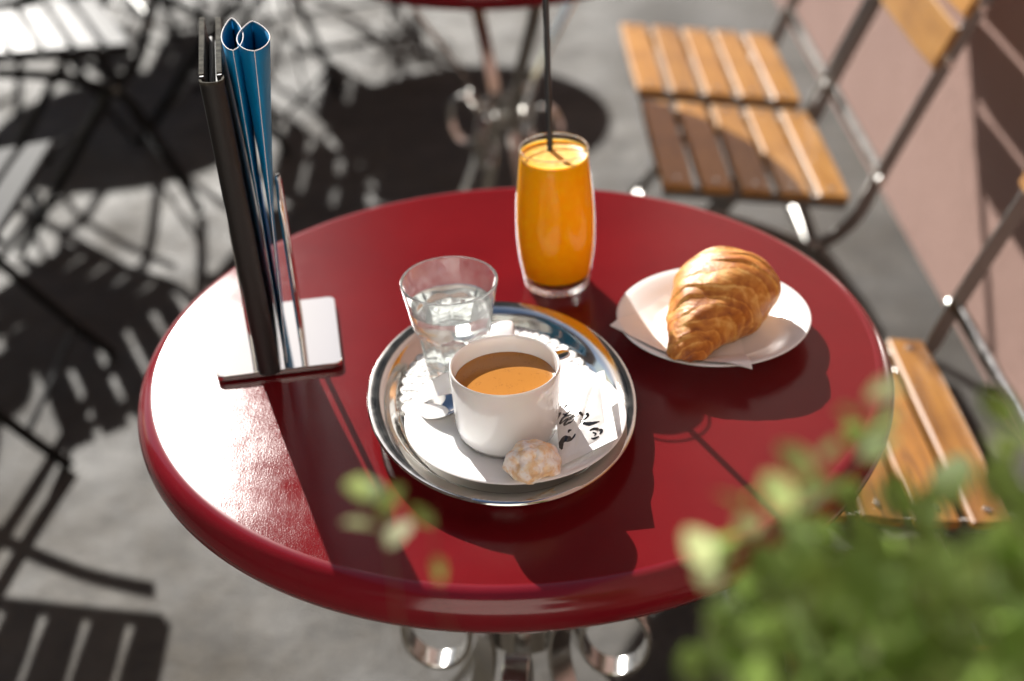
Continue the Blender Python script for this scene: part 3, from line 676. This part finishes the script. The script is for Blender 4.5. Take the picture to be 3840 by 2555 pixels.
def napkin():
    A, B, D, E_ = Vector((0.0905, -0.010, 0)), Vector((0.2085, -0.0925, 0)), Vector((0.213, 0.030, 0)), Vector((0.150, 0.060, 0))
    b = MB(); n = 44
    for layer in range(2):
        rows = []
        for i in range(n+1):
            v = i/n; row = []
            for j in range(n+1):
                u = j/n; p = (A*(1-u)+B*u)*(1-v)+(E_*(1-u)+D*u)*v
                bow = math.sin(math.pi*u)*0.010*(1-v); p = p+Vector((-0.4*bow, -bow, 0))
                z = plate_z(p.x, p.y)+0.0012-0.0009*layer
                z += (1-v)**3*(0.0045*max(0, math.sin(math.pi*(u*1.15-0.1)))*(0.5+0.9*noise.noise(Vector((u*4, v*3, 1)))))*(1-layer)
                z += (1-v)**4*0.004*(max(0, u-0.8)/0.2)+(1-v)**5*0.003*max(0, 0.15-u)/0.15
                z += 0.0007*noise.noise(Vector((p.x*60, p.y*60, layer*3)))
                if u > 0.86: z -= 0.0015*((u-0.86)/0.14)**2*(1-v)
                row.append(p+Vector((0, 0, z)))
            rows.append(row)
        b.grid(rows)
    o = b.obj('napkin', M['paper'], ang=60); o.location = (0, 0, H+0.0008)
    tag(o, 'folded white paper napkin sticking out between croissant and plate', 'napkin')
napkin()
def croissant():
    m, t, p = new_mat('baked_crust'); v = coords(t)
    at = t.nodes.new('ShaderNodeAttribute'); at.attribute_name = 'bake'; at.attribute_type = 'GEOMETRY'
    n1 = noise_tex(t, v, 55, 6, 0.65, 0.8); n2 = noise_tex(t, v, 260, 4, 0.7)
    ad = t.nodes.new('ShaderNodeMath'); ad.operation = 'ADD'; t.links.new(at.outputs['Fac'], ad.inputs[0]); t.links.new(maprange(t, n1, 0.3, 0.7, -0.38, 0.38), ad.inputs[1])
    c = ramp(t, ad.outputs[0], [(0.03, (0.74, 0.42, 0.12)), (0.32, (0.58, 0.235, 0.034)), (0.60, (0.42, 0.130, 0.013)), (0.95, (0.22, 0.055, 0.008))])
    t.links.new(c, p.inputs['Base Color']); t.links.new(maprange(t, n2, 0.3, 0.7, 0.36, 0.62), p.inputs['Roughness'])
    p.inputs['Subsurface Weight'].default_value = 0.12; p.inputs['Subsurface Radius'].default_value = (0.004, 0.002, 0.0005); p.inputs['Subsurface Scale'].default_value = 1
    p.inputs['Coat Weight'].default_value = 0.0
    b1 = bump(t, n2, 0.35, 0.0012); t.links.new(bump(t, n1, 0.3, 0.002, b1), p.inputs['Normal'])
    # spine with (x, y, z, radius, height factor)
    sp = spline([(0.1490, -0.0765, 0.0190, 0.0080), (0.1520, -0.0690, 0.0215, 0.0150), (0.1590, -0.0540, 0.0270, 0.0205), (0.1710, -0.0320, 0.0330, 0.0305), (0.1860, -0.0090, 0.0380, 0.0400), (0.1990, 0.0100, 0.0390, 0.0440), (0.2090, 0.0270, 0.0380, 0.0420), (0.2160, 0.0430, 0.0350, 0.0320), (0.2190, 0.0520, 0.0330, 0.0210), (0.2200, 0.0565, 0.0325, 0.0070)], 26)
    n = 160; rows = []; bake = []
    N = len(sp); acc = 0.0; prev = None
    for i, (x, y, z, r) in enumerate(sp):
        P = Vector((x, y, z))
        if prev is not None: acc += (P-prev).length
        prev = P
        T = (Vector(sp[min(i+1, N-1)][:3])-Vector(sp[max(i-1, 0)][:3])).normalized()
        a1 = Vector((0, 0, 1)).cross(T).normalized(); a2 = T.cross(a1)
        row = []
        for j in range(n):
            th = 2*math.pi*j/n
            d = a1*math.cos(th)+a2*math.sin(th)
            # rolled layers: saw-tooth steps that wander round the body
            wob = 0.0045*noise.noise(Vector((math.cos(th)*1.3, math.sin(th)*1.3, acc*28)))+0.0016*noise.noise(Vector((math.cos(th)*4, math.sin(th)*4, acc*60)))
            av = acc+0.0075*noise.noise(Vector((acc*38, 2+math.cos(th)*0.5, 7)))
            s = (av+wob+0.013*math.cos(th-0.3))/0.0125
            fr = s-math.floor(s); k = math.floor(s)
            amp = 0.0020*max(0.0, 0.35+1.5*noise.noise(Vector((k*3.7, math.cos(th)*1.4, math.sin(th)*1.4))))
            step = amp*(1-fr)*(1.0 if fr > 0.10 else fr/0.10)
            s2 = (acc+wob*1.6)/0.0042; f2 = s2-math.floor(s2); fine = 0.00045*(1-f2)*(0.5+noise.noise(Vector((math.floor(s2)*1.9, th*1.3, 2))))
            lump = r*0.12*noise.noise(Vector((x*38+math.cos(th), y*38+math.sin(th), z*30)))
            rad = r*(1+0.05*math.cos(2*th))+step+fine+lump
            q = P+d*rad; q.z = P.z+(q.z-P.z)*0.90
            flr = plate_z(q.x, q.y)+0.0032
            if q.z < flr: q.z = flr
            row.append(q)
            ridge = (1-fr)
            top = 0.5+0.5*d.z
            bk = 0.28+0.24*ridge+0.22*noise.noise(Vector((k*2.1, th*0.7, 4)))-(0.42 if fr < 0.10 else 0)+0.12*(top-0.5)
            e = abs(i/(N-1)-0.5)*2
            bk += 0.25*max(0, e-0.75)/0.25
            if top < 0.22: bk -= 0.1
            bake.append(bk)
        rows.append(row)
    b = MB(); b.grid(rows, closed_u=True); b.f.append(tuple(range(n))); b.f.append(tuple((N-1)*n+j for j in range(n)))
    me = bpy.data.meshes.new('croissant'); me.from_pydata(b.v, [], b.f)
    at = me.attributes.new('bake', 'FLOAT', 'POINT'); at.data.foreach_set('value', bake)
    bm = bmesh.new(); bm.from_mesh(me); bmesh.ops.recalc_face_normals(bm, faces=bm.faces); bm.to_mesh(me); bm.free()
    finish(me, 180); o = link('croissant', me, m); o.location = (0, 0, H+0.0008)
    tag(o, 'golden brown flaky croissant on a napkin on the white plate', 'croissant')
croissant()

# ------------------------------------------------------------------ menu holder with black folder and blue leaflets
MROT = R(8)
def menu():
    root = empty('menu_holder', (-0.2235, 0.026, H), MROT, 'chrome table menu stand with flat base plate on the left of the table', 'menu stand')
    b = MB(); pts = []; wx, wy, rc = 0.0575, 0.062, 0.007
    for (cx, cy, a0) in ((wx-rc, wy-rc, 0), (-wx+rc, wy-rc, 90), (-wx+rc, -wy+rc, 180), (wx-rc, -wy+rc, 270)):
        for k in range(7): a = R(a0+15*k); pts.append((cx+rc*math.cos(a), cy+rc*math.sin(a)))
    n = len(pts)
    prof = [(0.985, 0.0020), (1.0, 0.0026), (1.0, 0.0066), (0.99, 0.0074)]
    rows = [[(x*k, y*k, z) for x, y in pts] for k, z in prof]
    b.grid(rows, closed_u=True); b.f.append(tuple(reversed(range(n)))); b.f.append(tuple(3*n+j for j in range(n)))
    b.obj('base_plate', M['mirror'], root, ang=30)
    ft = MB()
    for sx in (-1, 1):
        for sy in (-1, 1): ft.lathe([(0.005, 0.0), (0.005, 0.0024)], 12, sx*0.045, sy*0.05)
    ft.obj('felt_pad', M['straw'], root)
    for x0, y0, hgt in ((0.0225, 0.000, 0.168), (-0.0230, 0.000, 0.150)):
        lp = [(x0, y0-0.026, 0.0068), (x0-0.001, y0-0.026, hgt*0.5), (x0-0.002, y0-0.026, hgt-0.016)]
        for k in range(1, 9): a = R(180-k*20); lp.append((x0-0.002, y0+0.026*math.cos(a), hgt-0.016+0.016*math.sin(a)))
        lp += [(x0-0.002, y0+0.026, hgt-0.016), (x0-0.001, y0+0.026, hgt*0.5), (x0, y0+0.026, 0.0068)]
        b = MB(); b.tube(lp, 0.0026, 10); b.obj('clip_loop', M['spoon'], root, ang=60)
    return root
menu()
def menu_folder():
    # spine towards the camera, boards running back; leans to the left
    root = empty('menu_folder', (-0.2235, -0.036, H+0.0085), R(9), 'tall black leatherette menu folder standing in the chrome stand, spine forward', 'menu')
    sh = lambda x, y, z: (x-0.036*z+0.0, y-0.00*z, z)
    hgt = 0.284
    def board(x0, x1, y0, y1, z0, z1, name, mat):
        b = MB(); b.box(((x0+x1)/2, (y0+y1)/2, (z0+z1)/2), (x1-x0, y1-y0, z1-z0), ch=0.0008)
        b.v = [sh(*p) for p in b.v]; return b.obj(name, mat, root)
    # boards fan very slightly: two covers with pages between
    board(-0.0102, -0.0056, 0.004, 0.150, 0.0, hgt, 'front_cover', M['black_cover'])
    board(0.0040, 0.0088, 0.004, 0.146, 0.0, hgt, 'back_cover', M['black_cover'])
    board(-0.0046, -0.0012, 0.006, 0.140, 0.004, hgt-0.014, 'page', simple('menu_page', (0.03, 0.03, 0.03), 0.6))
    board(0.0000, 0.0030, 0.006, 0.140, 0.004, hgt-0.018, 'page', simple('menu_page_dark', (0.02, 0.02, 0.02), 0.6))
    eb = MB()
    for xa, xb, ye in ((-0.0102, -0.0056, 0.150), (0.0040, 0.0088, 0.146)):
        eb.box(((xa+xb)/2, (0.008+ye)/2, hgt+0.0002), (xb-xa, ye-0.008, 0.0014), ch=0.0005)
    eb.v = [sh(*p) for p in eb.v]; eb.obj('worn_top_edge', M['black_edge'], root)
    # hollow spine: thin wrapped leatherette with an open triangular top
    out = [(-0.0100, 0.0080), (-0.0108, 0.0020), (-0.0098, -0.0032), (-0.0050, -0.0062), (0.0000, -0.0070), (0.0050, -0.0062), (0.0092, -0.0032), (0.0102, 0.0020), (0.0096, 0.0080)]
    out = [(x*0.97, y) for x, y in out]; inn = [(x*0.80, y*0.80+0.0006) for x, y in reversed(out)]
    ring = out+inn; rows = []
    for k in range(13):
        z = -0.002+k*(hgt-0.001)/12+0.0; rows.append([(x+0.0004*noise.noise(Vector((x*300, k*0.7, 1))), y+0.0004*noise.noise(Vector((k*0.9, y*300, 3))), z) for x, y in ring])
    b = MB(); b.grid(rows, closed_u=True)
    m_ = len(ring); top = (len(rows)-1)*m_
    for base, flip in ((0, True), (top, False)):
        h_ = len(out)
        for j in range(h_-1):
            q = (base+j, base+j+1, base+m_-2-j, base+m_-1-j); b.f.append(tuple(reversed(q)) if flip else q)
    b.v = [sh(*p) for p in b.v]; b.obj('spine', M['black_cover'], root, ang=50)
    tp = MB(); zt = hgt-0.0025
    tp.grid([[(x*1.01, y*1.01, z) for x, y in out] for z in (zt-0.0012, zt+0.0010)]); tp.grid([[(x*k, y*k, zt+0.0011) for x, y in out] for k in (1.01, 0.80)])
    tp.v = [sh(*p) for p in tp.v]; tp.obj('worn_spine_top', M['black_edge'], root, ang=50)
menu_folder()
def leaflet_mat():
    m, t, p = new_mat('blue_card'); v = coords(t)
    p.inputs['Roughness'].default_value = 0.5; p.inputs['Specular IOR Level'].default_value = 0.3
    t.links.new(ramp(t, noise_tex(t, v, 20, 3), [(0.3, (0.0, 0.17, 0.38)), (0.7, (0.0, 0.20, 0.43))]), p.inputs['Base Color'])
    return m
M['blue'] = leaflet_mat(); M['card_edge'] = simple('white_card_edge', (0.80, 0.80, 0.80), 0.7)
def leaflet(x0, x1, bulge, yF, yB, hgt, lean, label, outer=False):
    # folded card: a fold at the front (towards the camera), both leaves curving apart and meeting again behind
    root = empty('folded_leaflet', (-0.2235, -0.030, H+0.010), R(9), label, 'leaflet', 'blue leaflets in the menu stand')
    nz, ns = 24, 22
    def line(k, side):
        f = (k/nz); op = max(0.0, (f-0.42)/0.58)**1.1; z = hgt*f
        xc = x0+(x1-x0)*f
        row = []
        for j in range(ns+1):
            s = j/ns; prof = math.sin(math.pi*s**0.8)**0.75
            y = yF+(yB-yF)*s*(1-0.25*op)
            x = xc+side*(0.0010*(1-op)*math.sin(math.pi*min(1, s*6)/2 if s < 1/6 else math.pi/2)+bulge*op*prof)
            row.append((x-0.0*z, y, z))
        return row
    for side in (-1, 1):
        b = MB(); b.grid([line(k, side) for k in range(nz+1)])
        o = b.obj('card_leaf', M['blue'], root, ang=60); md = o.modifiers.new('thickness', 'SOLIDIFY'); md.thickness = 0.00045; md.offset = 0
    e = MB()
    for side in (-1, 1):
        tl = line(nz, side); e.tube([(x, y, z+0.0001) for x, y, z in tl], 0.00042, 6)
    fr = [line(k, 1)[0] for k in range(nz+1)]; e.tube([(x, y-0.0002, z) for x, y, z in fr], [0.00035+0.0002*(noise.noise(Vector((k*0.8, 0, 0)))) for k in range(nz+1)], 6)
    e.obj('white_edge', M['card_edge'], root, ang=60)
    return root
leaflet(0.0130, 0.0085, 0.0090, 0.012, 0.120, 0.297, 0, 'narrower blue folded leaflet bulging open beside the black menu folder')
leaflet(0.0152, 0.0258, 0.0135, 0.000, 0.098, 0.299, 0, 'wider blue folded leaflet curling open, outermost in the menu stand')

# ------------------------------------------------------------------ plant in front
EXTRA = MB()
def plant():
    lm, t, p = new_mat('leaf_green'); v = coords(t)
    oi = t.nodes.new('ShaderNodeObjectInfo')
    c = ramp(t, oi.outputs['Random'], [(0.0, (0.110, 0.175, 0.030)), (0.5, (0.195, 0.265, 0.065)), (0.85, (0.30, 0.35, 0.14)), (1.0, (0.39, 0.41, 0.24))])
    t.links.new(c, p.inputs['Base Color']); p.inputs['Roughness'].default_value = 0.6; p.inputs['Specular IOR Level'].default_value = 0.3
    tl = t.nodes.new('ShaderNodeBsdfTranslucent'); hs = t.nodes.new('ShaderNodeHueSaturation'); hs.inputs['Value'].default_value = 1.9; hs.inputs['Saturation'].default_value = 0.95
    t.links.new(c, hs.inputs['Color']); t.links.new(hs.outputs[0], tl.inputs[0])
    mx = t.nodes.new('ShaderNodeMixShader'); mx.inputs[0].default_value = 0.6; out = t.nodes['Material Output']
    t.links.new(p.outputs[0], mx.inputs[1]); t.links.new(tl.outputs[0], mx.inputs[2]); t.links.new(mx.outputs[0], out.inputs[0])
    sm = simple('plant_stem', (0.10, 0.085, 0.035), 0.6)
    def leaf_mesh(ln, wd, curl):
        b = MB(); rows = []
        for i in range(7):
            u = i/6; hw = wd*math.sin(math.pi*min(1, u*0.93+0.035))**0.8
            rows.append([(s*hw, u*ln, curl*ln*(u-u*u*1.6)-0.18*abs(s)*-hw) for s in (-1, 0, 1)])
        b.grid(rows); return b.mesh('leaf', 180)
    lmes = [leaf_mesh(0.017, 0.0062, 0.25), leaf_mesh(0.014, 0.0056, -0.2), leaf_mesh(0.020, 0.0068, 0.1)]
    root = empty('potted_shrub', (0.33, -0.80, 0.0), 0, 'leafy green shrub with small oval leaves in the near right corner, out of focus', 'shrub')
    rnd = random.Random(11); base = Vector((0.33, -0.80, 0.0))
    def sprig(pts, n_leaf, name='stem', leaves=True, f0=0.42):
        b = MB(); pp = [Vector(q) for q in spline(pts, 6)]
        b.tube([q-base for q in pp], [(0.0005 if f0 > 0.7 else 0.0014)*(1-0.6*i/len(pp)) for i in range(len(pp))], 6); b.obj('stem', sm, root, ang=60)
        for k in range(n_leaf):
            f = f0+(1-f0)*(k+0.5)/n_leaf; i = min(len(pp)-2, int(f*(len(pp)-1))); q = pp[i].lerp(pp[i+1], f*(len(pp)-1)-i); d = (pp[i+1]-pp[i]).normalized()
            o = d.orthogonal().normalized(); o.rotate(Matrix.Rotation(2.4*k+rnd.uniform(-0.5, 0.5), 3, d)); dr = (d*0.6+o).normalized()
            nn = (Vector((rnd.uniform(-0.6, 0.6), rnd.uniform(-0.7, 0.5), 1)) - dr*dr.z).normalized(); xx = dr.cross(nn).normalized(); zz = xx.cross(dr)
            mt = Matrix((xx, dr, zz)).transposed(); sc_ = rnd.uniform(0.9, 1.55)
            if leaves:
                lf = link('leaf', rnd.choice(lmes), lm, root); lf.location = q-base; lf.rotation_euler = mt.to_euler(); lf.scale = (sc_, sc_, sc_)
                if f0 > 0.7: lf.scale = (0.85, 0.85, 0.85)
            else:
                lme = rnd.choice(lmes); EXTRA.add([q-base+mt @ (v.co*sc_) for v in lme.vertices], [tuple(p_.vertices) for p_ in lme.polygons])
    return root, sprig, lm, sm, base
SHRUB = plant()
def grow():
    root, sprig, lm, sm, base = SHRUB
    rnd = random.Random(5)
    # long thin sprigs that reach out of the bush
    for pts, nl in LONG: sprig(pts, nl, f0=0.74)
    # the body of the bush: tips under a sloping outline
    edge = [(0.0566, -0.7602, 1.0924), (0.079, -0.7516, 1.1096), (0.1048, -0.743, 1.1182), (0.1289, -0.7301, 1.1242), (0.1762, -0.7258, 1.1311), (0.2579, -0.7258, 1.1354)]
    es = spline(edge, 8)
    for k in range(190):
        e = Vector(es[rnd.randrange(len(es))]); dn = rnd.random()**0.9*1.15
        tip = e+Vector((0.05, -0.03, -0.10))*dn*0.9+Vector((0, 0.847, -0.53))*rnd.uniform(-0.07, 0.07)+Vector((rnd.uniform(-0.01, 0.01), 0, rnd.uniform(-0.01, 0.006)))
        b0 = Vector((0.33+rnd.uniform(-0.04, 0.04), -0.80+rnd.uniform(-0.04, 0.04), 0.60)); md = b0.lerp(tip, 0.6)+Vector((rnd.uniform(-0.01, 0.02), rnd.uniform(-0.03, 0), -0.02))
        sprig([b0, md, tip], 9, leaves=(k < 27))
    tag(EXTRA.obj('foliage', lm, root, ang=180), kind='stuff')
    pl = MB(); pl.lathe([(0.0, 0.0), (0.11, 0.0), (0.13, 0.02), (0.155, 0.56), (0.167, 0.58), (0.167, 0.605), (0.155, 0.605), (0.15, 0.58), (0.0, 0.575)], 40)
    pl.obj('planter', simple('dark_terracotta', (0.12, 0.05, 0.03), 0.8, var=0.2), root)
LONG = [([(0.24, -0.80, 0.70), (0.0527, -0.8, 0.983), (-0.0397, -0.7208, 1.0226), (-0.0547, -0.6829, 1.0639), (-0.0617, -0.6688, 1.0868)], 5),
        ([(0.24, -0.80, 0.70), (0.0527, -0.7956, 0.9918), (-0.0265, -0.7164, 1.0402), (-0.0362, -0.6732, 1.0798)], 2),
        ([(0.30, -0.78, 0.75), (0.1407, -0.734, 1.0534), (0.1257, -0.7093, 1.1546)], 3), ([(0.28, -0.78, 0.75), (0.1143, -0.7516, 1.0534), (0.1073, -0.7208, 1.1378)], 3),
        ([(0.30, -0.78, 0.75), (0.1495, -0.7076, 1.0534), (0.1363, -0.6812, 1.115)], 3), ([(0.26, -0.78, 0.75), (0.0967, -0.7516, 1.0534), (0.0817, -0.7287, 1.1238)], 3),
        ([(0.26, -0.78, 0.75), (0.1055, -0.7516, 1.0534), (0.0993, -0.7287, 1.1255)], 3), ([(0.25, -0.78, 0.75), (0.0791, -0.7604, 1.0358), (0.0703, -0.734, 1.1079)], 3),
        ([(0.32, -0.76, 0.75), (0.1935, -0.7164, 1.0534), (0.1803, -0.712, 1.1378)], 4)]
grow()
